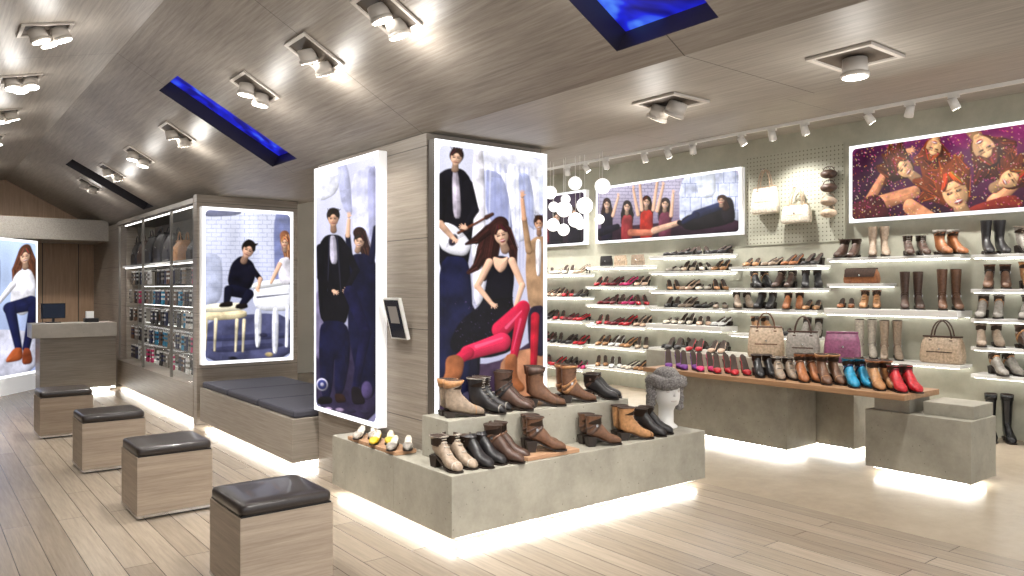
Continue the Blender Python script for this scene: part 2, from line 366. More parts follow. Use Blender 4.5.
        s.c(*q(-.56,-.42),*q(-.3,-.86),r*.2,r*.26,hair,fa=.8); s.c(*q(-.3,-.86),*q(.3,-.9),r*.26,r*.26,hair,fa=.8); s.c(*q(.3,-.88),*q(.62,-.4),r*.28,r*.2,hair,fa=.8)
        for k in range(26 if r>4 else 8):
            a_=random.uniform(-1,1); cc=tuple(min(255,int(h_*random.choice([.6,1.3,1.9]))) for h_ in hair)
            s.st(*q(a_*.25,-1.1),*q(a_*.8,-.78+abs(a_)*.55),r*.06,cc,.55)
            if male: s.st(*q(a_*.6,-.9),*q(a_*.75+random.uniform(-.2,.3),-1.2-random.uniform(0,.2)),r*.09,hair,.8)
    def finish(s,border,w,h,rad=.05,white=1.5,gam=1.22,gain=1.08):
        s.A*=(1+np.random.normal(0,.03,s.U.shape))[...,None]; s.A=np.clip(np.clip(s.A,0,1)**gam*gain,0,1.05)
        dx=np.abs(s.U-.5)*w-(w/2-border-rad); dy=np.abs(s.V-.5)*h-(h/2-border-rad)
        d=np.hypot(np.maximum(dx,0),np.maximum(dy,0))+np.minimum(np.maximum(dx,dy),0)-rad
        a=np.clip(d/.004+.5,0,1)[...,None]; s.A=s.A*(1-a)+np.array([white,white,white*1.02])*a
        return s.A
def art_mat():
    m=bpy.data.materials.new('backlit_print'); m.use_nodes=True; nt=m.node_tree; p=nt.nodes['Principled BSDF']
    a=nt.nodes.new('ShaderNodeVertexColor'); a.layer_name='print'
    nt.links.new(a.outputs['Color'],p.inputs['Emission Color']); p.inputs['Emission Strength'].default_value=1.2
    p.inputs['Base Color'].default_value=(.01,.01,.01,1); p.inputs['Roughness'].default_value=.6; p.inputs['Specular IOR Level'].default_value=.1
    return m
M_art=art_mat()
M_side=mat('lightbox_side',C(245,245,245),.4,emit=(1,1,1),es=.35)
M_sided=mat('lightbox_side_dark',C(96,90,84),.4,.3)
def poster(name,O,U,w,z0,z1,N,depth,art,border=.035,stand=False,side=None):
    O=Vector(O);U=Vector(U).normalized();N=Vector(N).normalized(); h=z1-z0; A=art.finish(border,w,h)
    H,W,_=A.shape
    g=[tuple(O+U*(w*i/(W-1))+Vector((0,0,h*(1-j/(H-1))))) for j in range(H) for i in range(W)]
    f=[(j*W+i,(j+1)*W+i,(j+1)*W+i+1,j*W+i+1) for j in range(H-1) for i in range(W-1)]
    nb=len(g); 
    c=[O+Vector((0,0,0)),O+U*w,O+U*w+Vector((0,0,h)),O+Vector((0,0,h))]
    c=[p-N*.0005 for p in c]; k=[p-N*depth for p in c]
    vs=g+[tuple(p) for p in c]+[tuple(p) for p in k]
    f2=[tuple(nb+i for i in q) for q in ((0,1,5,4),(1,2,6,5),(2,3,7,6),(3,0,4,7),(7,6,5,4))]
    if stand:
        n0=len(vs); q=[O-N*.002,O+U*w-N*.002,O+U*w-N*depth,O-N*depth]
        vs+=[tuple(p-Vector((0,0,.001))) for p in q]+[(p.x,p.y,0) for p in q]
        f2+=[tuple(n0+i for i in z) for z in ((0,1,5,4),(1,2,6,5),(2,3,7,6),(3,0,4,7),(4,5,6,7),(3,2,1,0))]
    me=bpy.data.meshes.new(name); me.from_pydata(vs,[],f+f2)
    me.materials.append(M_art); me.materials.append(side or M_side)
    me.polygons.foreach_set('material_index',[0]*len(f)+[1]*len(f2))
    ca=me.color_attributes.new('print','FLOAT_COLOR','POINT')
    col=np.ones((len(vs),4)); col[:nb,:3]=A.reshape(-1,3); ca.data.foreach_set('color',col.ravel())
    me.update(); o=bpy.data.objects.new(name,me); S.collection.objects.link(o); return o
SK1=(240,200,174)
def hand(a,x,y,ang,r,col,spread=.35):
    t=math.radians(ang); a.e(x,y,r*1.1,r*.85,col,ang,fa=.1)
    for k in range(4):
        s_=t+(k-1.5)*spread; a.st(x+math.cos(s_)*r*.6,y+math.sin(s_)*r*.6,x+math.cos(s_)*r*(2.3-.25*abs(k-1.5)),y+math.sin(s_)*r*(2.3-.25*abs(k-1.5)),r*.3,col,1)
    a.st(x,y,x+math.cos(t+1.3)*r*1.5,y+math.sin(t+1.3)*r*1.5,r*.34,col,1)
# --- lightbox with the band and laughing woman
a=Art(190,440,(435,137),(548,153),(548,404),(435,416))
a.grad((226,226,240),(176,174,198)); a.noise(7,.12,4)
a.p([(470,145),(548,158),(548,215),(520,205),(492,190)],(240,240,250),.8); a.p([(478,165),(502,172),(514,232),(486,220)],(160,166,206),.8)
a.p([(503,160),(520,164),(530,235),(512,240)],(246,246,252),.8); a.p([(515,170),(530,172),(538,230),(524,220)],(166,174,212),.7)
for k in range(14):
    x=478+k*5; a.st(x,160+k*.6,x+random.uniform(-2,6),random.uniform(215,300),1.1,random.choice([(150,156,196),(250,250,255),(176,180,212)]),.35)
a.p([(470,140),(482,142),(484,300),(470,300)],(248,244,250),.9); a.p([(538,170),(548,172),(548,230),(540,222)],(206,210,232),.8)
a.p([(548,325),(548,410),(436,416),(436,350),(490,360)],(84,66,88)); a.p([(496,348),(548,340),(548,400),(500,405)],(182,134,104))
a.p([(436,300),(474,290),(480,380),(436,392)],(30,28,50))
a.p([(436,174),(446,166),(461,166),(470,178),(472,215),(468,250),(464,270),(438,272)],(26,24,34),fa=1.4)
a.p([(451,168),(457,168),(460,215),(452,215)],(216,206,218))
a.p([(437,252),(467,252),(471,300),(467,385),(455,388),(454,320),(449,388),(437,390)],(32,36,72),fa=1.2)
a.c(466,182,473,207,4.8,3.7,(26,24,34)); a.c(473,207,463,224,3.6,2.4,(30,28,38)); 
a.face(455,156,7.4,SK1,(58,38,34),mouth=(150,80,80),smile=.4,male=True,tilt=8)
a.p([(437,226),(444,218),(454,222),(464,232),(470,242),(464,252),(450,250),(440,244)],(240,238,244),fa=.3); a.e(452,236,4,6,(70,60,74),20); a.c(457,229,486,213,1.5,1.2,(120,76,56)); a.c(484,214,490,211,2.4,1.8,(90,60,50))
for k in range(3): a.st(446,240+k*1.3,486,213+k,.2,(60,50,60),.6)
hand(a,463,224,200,2.6,SK1); a.c(442,190,440,220,4.6,3.8,(26,24,34)); a.c(440,220,451,233,3.4,2.4,SK1); hand(a,453,235,40,2.3,SK1)
# man right
a.p([(526,240),(536,233),(544,233),(548,238),(548,306),(528,306),(524,268)],(180,148,118),fa=1.1)
a.p([(535,236),(542,236),(541,272),(536,272)],(236,230,232)); a.face(539,221,6.4,(226,180,150),(66,42,32),mouth=(150,70,70),smile=.9,male=True)
a.c(528,247,523,216,3.6,2.8,(180,148,118)); a.c(523,216,521,197,2.6,2,(226,180,150),fa=.2); hand(a,521,193,-92,2.4,(226,180,150))
a.p([(526,302),(548,300),(548,352),(528,348)],(52,42,64))
# laughing woman
hair=(66,38,34)
a.hairmass([(498,222,9),(488,232,10),(482,248,8),(474,262,4),(466,268,1.5)],hair,70)
a.hairmass([(492,232,8),(488,256,7),(482,274,2.5)],hair,40); a.hairmass([(504,228,6),(511,246,5),(513,268,2)],hair,30); a.hairmass([(486,226,5),(474,236,4),(464,240,1)],hair,24)
a.p([(487,256),(497,251),(509,254),(513,272),(510,296),(518,318),(512,345),(486,352),(458,350),(447,338),(458,315),(480,298),(484,276)],(20,17,32),fa=1.3)
for k in range(150):
    x=random.uniform(454,514); y=random.uniform(296,348); a.st(x,y,x+.4,y+.4,.3,random.choice([(110,92,140),(60,50,80),(10,8,16)]),.6)
a.st(484,296,511,293,1.1,(8,6,12),.9)
a.p([(490,252),(500,255),(507,252),(504,264),(498,269),(492,263)],SK1,fa=.2)
a.face(499,232,9.6,SK1,hair,-.1,-.3,mouth=(180,30,50),smile=1.7,tilt=-14)
a.c(510,257,521,281,3.8,3.1,SK1,fa=.2); a.c(521,281,514,302,3,2.1,SK1,fa=.2); hand(a,513,305,110,2.6,SK1)
a.c(487,258,475,281,3.8,3.1,SK1,fa=.2); a.c(475,281,488,297,2.9,2.1,SK1,fa=.2); hand(a,490,299,30,2.5,SK1)
pk=(214,48,90)
a.c(498,324,522,303,8.5,7.4,pk,fa=.35); a.c(522,304,512,350,6.8,4.2,(196,38,76),fa=.35)
a.c(500,336,466,346,9,7,(226,60,102),fa=.35); a.c(466,346,452,356,6,4.4,pk,fa=.35)
a.st(504,322,520,306,1.6,(250,130,165),.55); a.st(474,340,500,332,1.8,(250,130,165),.55); a.st(519,314,511,344,1.2,(240,110,150),.5)
bt=(166,108,72)
a.p([(445,350),(456,347),(463,354),(460,370),(452,378),(438,383),(436,377),(445,368)],bt); a.p([(503,348),(516,348),(515,370),(524,380),(522,385),(505,386),(502,374)],bt)
a.c(535,312,533,362,4.6,3.8,(186,38,62)); a.e(538,366,10,6,(240,196,96)); a.p([(528,364),(548,362),(547,390),(531,392)],(214,154,62))
for k in range(8): a.st(528+k*2.7,366,529+k*2.5,390,.4,(150,96,36),.6)
for x,y,r_,c_ in ((480,380,7,(48,40,60)),(468,390,9,(70,66,84)),(490,392,10,(196,186,200)),(446,394,7,(60,50,60)),(512,396,8,(120,90,80))): a.e(x,y,r_,r_*.7,c_)
poster('lightbox_poster_band',(2.70,4.262,.60),(1,0,0),.97,.60,2.48,(0,-1,0),.082,a,side=M_sided)
# --- lightbox with standing couple
a=Art(140,460,(314,165),(378,148),(378,425),(314,412))
a.grad((230,230,246),(136,132,164)); a.noise(5,.12,7); a.p([(314,165),(345,158),(340,190),(318,200)],(248,248,255),.8); a.p([(338,160),(350,158),(356,215),(344,205)],(190,192,224),.7)
a.p([(352,170),(378,160),(378,260),(356,240)],(218,218,240),.8); a.p([(368,165),(378,163),(378,250),(370,240)],(170,170,206),.7)
a.p([(314,345),(378,335),(378,425),(314,412)],(62,54,82)); a.p([(314,290),(328,290),(328,360),(314,360)],(130,120,152),.8); a.p([(350,300),(378,300),(378,345),(350,350)],(40,38,70))
navy=(28,30,62)
a.hairmass([(361,230,6),(366,246,5),(370,262,2.5)],(58,38,32),30)
a.p([(347,264),(355,251),(368,251),(378,262),(378,300),(376,345),(376,392),(364,400),(352,345)],navy,fa=1.3)
a.face(361,239,6.2,SK1,(58,38,32),mouth=(170,60,70),smile=1,tilt=12)
a.c(352,257,350,233,3.2,2.6,navy); a.c(350,233,351,217,2.3,1.7,SK1,fa=.2); hand(a,351,213,-90,1.9,SK1); a.c(372,258,376,225,3,2.4,navy)
a.p([(319,243),(327,232),(342,232),(350,242),(353,280),(351,312),(347,324),(321,324),(318,285)],(18,17,28),fa=1.4)
a.p([(331,233),(338,233),(340,262),(332,262)],(206,200,216),fa=1.0); a.st(331,234,329,290,.9,(60,58,76),.8); a.st(339,234,343,290,.9,(60,58,76),.8)
a.face(335,216,7.6,(232,188,160),(40,28,26),0,-.4,mouth=(160,90,90),smile=.4,male=True)
a.c(321,246,321,276,4.4,3.6,(18,17,28)); a.c(321,276,334,288,3.4,2.4,(24,22,34)); hand(a,336,290,20,2.2,SK1)
a.c(348,247,358,268,4.2,3.3,(20,18,30)); a.c(358,268,350,285,3.1,2.4,(24,22,34)); hand(a,349,288,150,2.1,SK1)
a.p([(321,320),(350,320),(353,352),(346,394),(336,396),(337,350),(333,400),(322,400),(319,352)],(28,30,66),fa=1.3)
a.c(352,290,367,330,6.4,4.6,(36,36,76)); a.c(367,330,357,387,4.8,3.4,(36,36,74))
a.p([(321,398),(334,398),(334,405),(318,407),(317,403)],(22,20,26)); a.p([(336,394),(346,394),(349,402),(338,404)],(60,40,34)); a.p([(353,385),(362,386),(368,402),(354,404)],(34,28,36))
a.e(323,386,6.5,6.5,(196,192,212)); a.e(323,386,5,5,(66,72,130)); a.e(323,386,2,2,(190,186,206)); a.e(368,388,5,9,(120,104,150),op=.6)
for k in range(5): a.e(318+k*12,411-k*.3,4,2,random.choice([(180,160,190),(60,56,80),(220,200,200)]))
poster('lightbox_poster_couple',(2.62,5.98,.50),(0,-1,0),1.10,.50,2.48,(-1,0,0),.069,a)
# --- lightbox with piano player
a=Art(165,290,(203,205),(293,211),(293,355),(203,364))
a.grad((228,230,244),(168,172,200)); a.bricks(203,293,205,290,9,4.2,(160,166,194),.5); a.noise(6,.16,6)
a.p([(203,205),(240,207),(240,214),(203,216)],(116,118,152),.8); a.p([(272,208),(293,209),(293,300),(274,290)],(112,120,168),.8); a.p([(203,250),(222,254),(222,300),(203,305)],(190,196,218),.6)
a.p([(203,316),(293,308),(293,356),(203,364)],(92,94,126)); a.p([(203,335),(293,328),(293,334),(203,341)],(66,68,100),.7); a.p([(210,346),(280,338),(285,343),(215,352)],(50,50,78),.6)
a.p([(205,310),(245,307),(246,316),(205,320)],(232,218,184)); a.p([(204,303),(244,300),(245,308),(204,312)],(248,240,216),fa=.4)
for x in (207,216,236,243): a.c(x,318,x-1.4,349,1.7,1,(232,220,192))
a.p([(251,284),(291,278),(292,300),(288,308),(253,308)],(244,244,250),fa=.3); a.p([(249,281),(291,275),(292,281),(251,288)],(253,253,255),fa=.1); a.st(256,295,288,291,1,(90,90,110),.9); a.st(256,297.5,288,293.5,.8,(255,255,255),.9)
a.p([(253,306),(261,306),(259,344),(254,345)],(240,240,248)); a.p([(271,305),(278,305),(277,350),(271,350)],(234,234,244)); a.c(287,304,286,342,2,1.5,(234,234,244))
a.p([(230,262),(240,253),(252,260),(255,272),(250,287),(236,292),(226,282)],(24,24,42),fa=1.4)
a.c(250,266,259,277,3.2,2.4,(28,28,46)); a.c(259,277,257,286,2.2,1.5,SK1,fa=.2); hand(a,256,287,60,1.8,SK1)
a.face(247,249,7.4,(228,186,162),(32,24,24),-.15,-.35,mouth=(150,90,90),smile=.4,tilt=25,male=True)
a.c(232,289,247,292,6,5.2,(26,28,52)); a.c(248,292,240,304,4.6,3,(26,28,52)); a.c(228,288,226,300,4.5,3,(24,26,48)); a.p([(220,301),(232,299),(232,305),(218,306)],(34,26,26)); a.p([(235,302),(246,301),(247,306),(234,307)],(34,26,26))
a.hairmass([(284,234,5),(287,248,5),(288,264,3)],(160,112,84),30); a.face(284,241,5,SK1,(156,110,80),mouth=(170,70,70),smile=.4); a.p([(277,257),(290,254),(293,282),(278,282)],(240,236,244)); a.c(279,262,270,280,2.3,1.6,SK1,fa=.2)
a.e(232,356,4,1.8,(40,40,50)); a.e(268,351,4,2.2,(214,194,150)); a.e(262,332,4,2,(60,60,84))
poster('lightbox_poster_piano',(2.5,8.65,.66),(1,0,0),1.03,.66,2.39,(0,-1,0),.0899,a)
# --- wall: friends on sofa
a=Art(330,150,(600,188),(745,166),(745,235),(600,243))
a.grad((208,202,220),(120,94,120)); a.bricks(600,700,160,222,7,3.4,(130,124,152),.6); a.noise(9,.16,3)
a.p([(690,170),(745,162),(745,236),(690,238)],(216,220,238)); a.bricks(692,745,160,236,10,14,(150,158,190),.7); a.p([(705,166),(722,164),(724,196),(708,198)],(244,248,255),.8)
a.p([(600,228),(745,216),(745,236),(600,244)],(66,42,58))
for x,y,hc,top,w in ((613,204,(52,28,28),(34,28,50),7),(636,206,(38,24,24),(160,66,70),6.5),(657,201,(66,38,30),(196,64,50),7),(676,203,(44,28,26),(126,66,86),6.5)):
    a.hairmass([(x,y-2,4.5),(x-3,y+8,4),(x-5,y+16,2)],hc,14); a.hairmass([(x+1,y-1,4),(x+4,y+8,3.4),(x+5,y+15,1.6)],hc,12)
    a.p([(x-w,y+13),(x-3,y+8),(x+4,y+8),(x+w,y+13),(x+w-1,y+40),(x-w,y+40)],top,fa=1.2)
    a.face(x,y,4.6,SK1,hc,smile=1.3,tilt=random.uniform(-15,15))
for x,y,x2,y2 in ((620,215,626,197),(648,214,643,189),(652,209,650,184),(664,209,668,181),(668,210,674,185),(682,215,684,193)): a.c(x,y,x2,y2,1.9,1.3,SK1,fa=.2); hand(a,x2,y2-2,-90,1.2,SK1)
a.c(605,232,625,226,4,3,(34,30,50)); a.c(640,232,662,232,3.5,3,(216,140,114)); a.c(665,230,690,222,3.4,2.5,SK1); a.c(690,222,702,228,2.6,2,(40,30,40))
a.p([(690,216),(736,205),(740,224),(695,232)],(34,28,36)); a.p([(726,198),(738,196),(741,222),(730,224)],(40,34,42)); a.c(706,214,726,206,4.5,4,(52,60,98)); a.c(706,214,694,222,3,2,(44,52,90)); a.hairmass([(729,198,4),(732,208,3)],(72,46,36),12); a.face(728,200,3.8,SK1,(72,46,36),smile=.6)
poster('wall_poster_friends',(8.52,8.71,2.20),(0,-1,0),2.69,2.20,3.08,(-1,0,0),.079,a)
# --- wall: party confetti
a=Art(430,185,(853,147),(1100,108),(1100,204),(853,222))
a.grad((118,46,98),(66,28,50)); a.noise(12,.4,6); a.p([(853,150),(905,140),(900,220),(853,222)],(60,22,52),.7); a.p([(960,130),(1100,108),(1100,150),(980,150)],(156,62,116),.5)
def girl(x,y,r,t,hc,sk=(250,200,152)):
    th=math.radians(t)
    for k in range(8):
        an=th+math.radians(-150+k*15-10); L=r*random.uniform(1.8,2.6); m_=an+random.uniform(-.3,.3)
        a.hairmass([(x,y,r*.9),(x+L*.6*math.cos(an),y+L*.6*math.sin(an),r*.55),(x+L*math.cos(m_),y+L*math.sin(m_),r*.15)],hc,16,1.0,3)
    a.face(x,y,r,sk,hc,smile=1.5,tilt=t)
a.c(880,205,930,190,8,6,(228,164,124)); a.c(868,214,905,160,6,4,(218,154,118)); a.c(905,160,922,150,4,3,(236,174,134)); hand(a,924,149,-20,3,(236,174,134)); a.p([(853,205),(890,190),(905,218),(853,222)],(90,40,46))
a.c(925,205,948,216,8,6,(228,164,124)); a.c(1010,200,1030,180,7,6,(236,174,134)); a.p([(985,205),(1030,190),(1040,206),(985,212)],(150,60,50))
girl(918,166,12,-50,(96,50,28)); girl(950,146,11,-165,(120,58,28)); girl(1001,146,15,150,(98,46,34)); girl(972,190,18,-20,(138,70,30)); girl(1026,176,12,60,(112,56,28)); girl(1064,156,13,-30,(70,34,24))
for k in range(1500):
    x=random.uniform(853,1100); y=random.uniform(108,222); q=random.choice([(250,214,120),(240,150,190),(255,240,210),(220,120,60),(236,90,150)]); r=random.uniform(.2,.5)
    a.st(x,y,x+random.uniform(-1,1),y+random.uniform(-1,1),r,q,.75)
poster('wall_poster_party',(8.52,4.56,2.25),(0,-1,0),2.36,2.25,3.13,(-1,0,0),.079,a)
# --- wall: dark group
a=Art(180,120,(511,198),(600,188),(600,243),(511,248))
a.grad((88,74,92),(54,40,52)); a.noise(8,.3,4)
for x,y in ((530,212),(552,214),(568,216),(588,212)):
    a.p([(x-8,y+30),(x-6,y+8),(x+6,y+8),(x+8,y+30)],random.choice([(200,190,190),(34,28,44),(150,50,60)]),fa=1.2); a.hairmass([(x,y,5),(x+3,y+11,3)],(50,30,26),14); a.face(x,y,5,SK1,(50,30,26),smile=1)
poster('wall_poster_group',(8.52,10.9,2.20),(0,-1,0),1.95,2.20,3.08,(-1,0,0),.079,a)
# --- far left angled panel
a=Art(130,250,(-30,212),(38,240),(38,372),(-30,398))
a.grad((198,214,240),(162,172,206)); a.noise(6,.16,7); a.p([(-30,330),(38,330),(38,372),(-30,398)],(206,206,220)); a.p([(-30,230),(0,235),(-4,330),(-30,335)],(168,184,216),.7)
a.hairmass([(24,246,7),(30,262,7),(33,286,3)],(100,64,46),50); a.hairmass([(22,248,6),(15,264,5),(13,286,2)],(100,64,46),30)
a.p([(10,274),(18,265),(30,266),(36,280),(35,306),(20,316),(8,306)],(236,234,240),fa=1.0); a.face(24,252,7.4,SK1,(100,64,46),smile=1)
a.c(30,302,8,306,8,7,(36,42,84),fa=1.2); a.c(8,306,17,350,6.2,4,(36,42,84),fa=1.2); a.c(34,306,25,350,6,4,(32,36,76),fa=1.2); a.p([(12,350),(21,349),(22,362),(4,368),(4,363)],(166,94,58)); a.p([(22,349),(30,349),(33,364),(20,368)],(146,80,52)); a.c(11,280,-3,298,3.4,2.4,(236,234,240)); hand(a,-6,301,140,2.6,SK1)
P1=Vector((1.50,13.4,0)); P0=Vector((.61,12.2,0)); U=(P1-P0); w=U.length; N=Vector((U.y,-U.x,0)).normalized()
poster('lightbox_poster_seated_woman',(P0.x,P0.y,.24),U,w,.24,2.2,N,.08,a,stand=True)

# ---------------------------------------------------------------- shoes and bags
def ringTB(Tp,Bp,w,n=12,y=0):
    cx,cz=(Tp[0]+Bp[0])/2,(Tp[1]+Bp[1])/2; ax,az=(Tp[0]-Bp[0])/2,(Tp[1]-Bp[1])/2; R=[]
    for j in range(n):
        t=2*math.pi*j/n; c=math.cos(t); s=math.sin(t)
        c=math.copysign(abs(c)**.8,c); s=math.copysign(abs(s)**.8,s)
        R.append((cx+ax*c,y+w*s,cz+az*c))
    return R
def bottom(x,h):
    t=min(1,max(0,(.175-x)/.12)); return h*t*t*(3-2*t)
def sole(b,L,h,m,mt,th=.009,stil=False,wsc=1):
    R=[]
    for x,w in ((L,.012),(L*.97,.03),(L*.85,.044),(L*.7,.045),(L*.45,.034),(L*.2,.035),(.02,.034),(-.012,.02)):
        z=bottom(x*.27/L,h); w*=wsc; R.append([(x,-w,z),(x,w,z),(x,w,z+th),(x,-w,z+th)])
    b.loft(R,m,mt,False)
    if h>.015:
        if stil: b.loft([[(x,y,h+.004) for x,y in ((-.01,-.024),(.045,-.024),(.045,.024),(-.01,.024))],[(x,y,h*.55) for x,y in ((-.004,-.011),(.016,-.011),(.016,.011),(-.004,.011))],[(x,y,0) for x,y in ((0,-.006),(.012,-.006),(.012,.006),(0,.006))]],m,mt,False)
        else: b.loft([[(x,y,h+.004) for x,y in ((-.012,-.034),(.065,-.034),(.065,.034),(-.012,.034))],[(x,y,0) for x,y in ((-.002,-.03),(.05,-.03),(.05,.03),(-.002,.03))]],m,mt,False)
INNER=mat('dark_shoe_lining',C(60,46,38),.8)  # lining, coloured dark so that shoe openings look hollow and shaded
SOLE=mat('shoe_sole',C(40,31,26),.5)
def boot(b,mt,body,H=.24,h=.05,trim=None,style='plain',wide=1):
    za=.13+.3*h; g=.009
    st=[((.274,.024),(.274,g+.004),.010),((.264,.048),(.266,g),.030),((.24,.064),(.24,g),.040),((.20,.078),(.20,g),.044),((.165,.10),(.165,g+bottom(.165,h)),.042),
        ((.135,za-.01),(.10,g+bottom(.10,h)),.037),((.112,za+.015),(.035,g+bottom(.035,h)),.035),((.103,za+.035),(-.004,h+.04),.035),((.100,za+.05),(-.004,h+.075),.037*wide)]
    k=3 if H<.3 else 6
    z1=za+.055
    for i in range(1,k+1):
        t=i/k; wob=(.003 if i%2 else -.002)
        st.append(((.100+.014*t+wob,z1+(H-z1)*t),(-.004-.012*t-wob,(h+.085)*(1-t)+(H+.006)*t),(.037+.014*t)*wide))
    R=[ringTB(*s) for s in st]; b.loft(R,body,mt,cap1=False)
    Tt,Bt,w=st[-1]
    r0=R[-1]; cx=(Tt[0]+Bt[0])/2
    r1=[(cx+(p[0]-cx)*.86,p[1]*.86,p[2]+.001) for p in r0]; r2=[(p[0],p[1],p[2]-.06) for p in r1]
    b.loft([r0,r1,r2],INNER,mt,cap0=False)
    tm=trim or body
    def band(i0,t0,t1,gr,m):
        def ip(t):
            i=min(int(t),len(st)-2); f=t-i; A,B=st[i],st[i+1]
            q=[((A[k][0]*(1-f)+B[k][0]*f),(A[k][1]*(1-f)+B[k][1]*f)) for k in (0,1)]; return q[0],q[1],A[2]*(1-f)+B[2]*f
        rs=[]
        for t,gg in ((t0,1.0),(t0,gr),(t1,gr),(t1,1.0)):
            a_,c_,w_=ip(t); mx,mz=(a_[0]+c_[0])/2,(a_[1]+c_[1])/2
            rs.append(ringTB((mx+(a_[0]-mx)*gg,mz+(a_[1]-mz)*gg),(mx+(c_[0]-mx)*gg,mz+(c_[1]-mz)*gg),w_*gg))
        b.loft(rs,m,mt,cap0=False,cap1=False)
    n=len(st)-1
    if style=='cuff': band(0,n-1.2,n,1.12,tm); band(0,2.9,3.05,1.04,tm)
    if style in('strap','buckle'):
        band(0,6.3,6.9,1.09,tm); band(0,7.6,8.1,1.10,tm)
        for yy in (-1,1): b.box(.05,.066,yy*.042-.003,yy*.042+.003,za-.005,za+.015,M_chrome,mt)
        if style=='buckle': band(0,n-.6,n-.2,1.08,tm)
    if style=='lace':
        for i in range(4,n):
            (a0,a1),_,w_=st[i]; b.box(a0-.004,a0+.006,-.018,.018,a1-.002,a1+.004,tm,mt)
        band(0,n-.3,n,1.06,tm); band(0,1.9,2.1,1.04,tm)
    sole(b,.28,h,SOLE,mt)
def pump(b,mt,body,h=.08,lin=None,stil=True,sl=None):
    g=.007; k=h
    st=[((.24,.018),(.24,g),.006),((.226,.036),(.228,g-.001),.022),((.20,.047),(.20,g),.036),((.17,.052),(.17,g+bottom(.17*1.12,h)),.038),
        ((.13,.04+.25*k),(.13,g+bottom(.146,h)),.034),((.08,.038+.75*k),(.08,g+bottom(.09,h)),.028),((.025,.055+k),(.03,g+h),.028),((.0,.064+k),(-.002,h+.012),.020),((-.008,.062+k),(-.008,h+.02),.006)]
    R=[ringTB(*s) for s in st]; n=12; vs=[p for r in R for p in r]; fs=[];ms=[]
    for i in range(len(R)-1):
        for j in range(n):
            kk=(j+1)%n; fs.append((i*n+j,i*n+kk,(i+1)*n+kk,(i+1)*n+j)); ms.append((lin or INNER) if (i>=3 and j in (0,11,1,10) and i<8) else body)
    for i in range(4,7):
        for j in (0,1,11): x,y,z=vs[i*n+j]; vs[i*n+j]=(x,y*.8,z-.022)
    fs.append(tuple(range(n-1,-1,-1))); ms.append(body)
    b.add(vs,fs,ms,mt,True)
    sole(b,.242,h,sl or SOLE,mt,.006,stil,.82)
def pair(b,x,y,z,rz,fn,gap=.105,off=.0,sc=1,**kw):
    m=T(x,y,z,rz,sc)
    for k in (-1,1):
        fn(b,m@Matrix.Translation((-.13+off*k,k*gap/2,0))@Matrix.Rotation(k*.06,4,'Z'),**kw)
def tote(b,mt,body,W=.34,H=.26,D=.13,trim=None,handle=.16,flap=False):
    trim=trim or body; n=20
    def rr(w,d,z,dx=0): return [(w/2*math.copysign(abs(math.cos(t))**.35,math.cos(t)),d/2*math.copysign(abs(math.sin(t))**.35,math.sin(t)),z) for t in [2*math.pi*(j+.5)/n for j in range(n)]]
    b.loft([rr(W*.92,D*.85,0),rr(W*.98,D,.015),rr(W,D,H*.3),rr(W*.95,D*.85,H*.7),rr(W*.86,D*.45,H*.97),rr(W*.84,D*.36,H)],body,mt)
    if flap: b.loft([[(-W*.45,-D*.30,H*1.0),(W*.45,-D*.30,H*1.0),(W*.42,-D*.55,H*.45),(-W*.42,-D*.55,H*.45)],[(-W*.45,-D*.26,H*1.01),(W*.45,-D*.26,H*1.01),(W*.42,-D*.50,H*.45),(-W*.42,-D*.50,H*.45)]],trim,mt,False)
    else:
        b.box(-W*.30,W*.30,-D*.50,-D*.46,H*.16,H*.42,body,mt); b.box(-W*.30,W*.30,-D*.505,-D*.46,H*.42,H*.46,trim,mt)
    b.box(-W*.43,W*.43,-D*.24,D*.24,H-.002,H+.012,trim,mt)
    if handle:
        for s in (-1,1):
            pts=[(W*.24*math.cos(t),s*D*.2,H*.86+ (handle+.03)*math.sin(t)) for t in [math.pi*i/12 for i in range(13)]]
            b.path(pts,.008,trim,6,mt)
            for q in (-1,1): b.box(q*W*.24-.014,q*W*.24+.014,s*D*.27-.006,s*D*.27+.006,H*.7,H*.9,trim,mt)
    b.ball((0,-D*.5,H*.55),.012,M_chrome,8,5,mt)
L={}
def lm(n,r,g,b_,ro=.45,noise=.28): L[n]=mat('leather_'+n,C(r,g,b_),ro,noise=noise,nscale=45,coat=.15); return L[n]
for n,c in dict(brown=(108,76,56),dkbrown=(78,57,47),tan=(178,130,86),cognac=(160,100,60),taupe=(152,134,116),grey=(146,140,132),black=(34,32,34),cream=(224,214,198),beige=(192,170,146),nude=(216,184,160),red=(184,24,38),burg=(116,22,36),pink=(216,42,114),purple=(112,44,140),blue=(28,138,178),yellow=(216,184,44),white=(236,234,230),navy=(36,44,78),plum=(126,68,98),stone=(182,174,162)).items(): lm(n,*c)
FUR=mat('grey_fur',C(132,128,126),.95,noise=.6,nscale=90)
ZP=.4215; ZT=.6815
r90=math.pi/2
boxobj('wooden_tray',2.45,2.61,4.34,5.02,.421,.446,M_tray,.003)
boxobj('wooden_tray',3.02,3.46,3.69,3.93,.421,.446,M_tray,.003)
for y,c in ((4.90,'stone'),(4.66,'yellow'),(4.42,'grey')):
    b=MB(); pair(b,2.535,y,.4475,-2.2,pump,h=.008,stil=False,body=L[c],lin=L['cream'],gap=.095,sc=.9); b.done('moccasins')
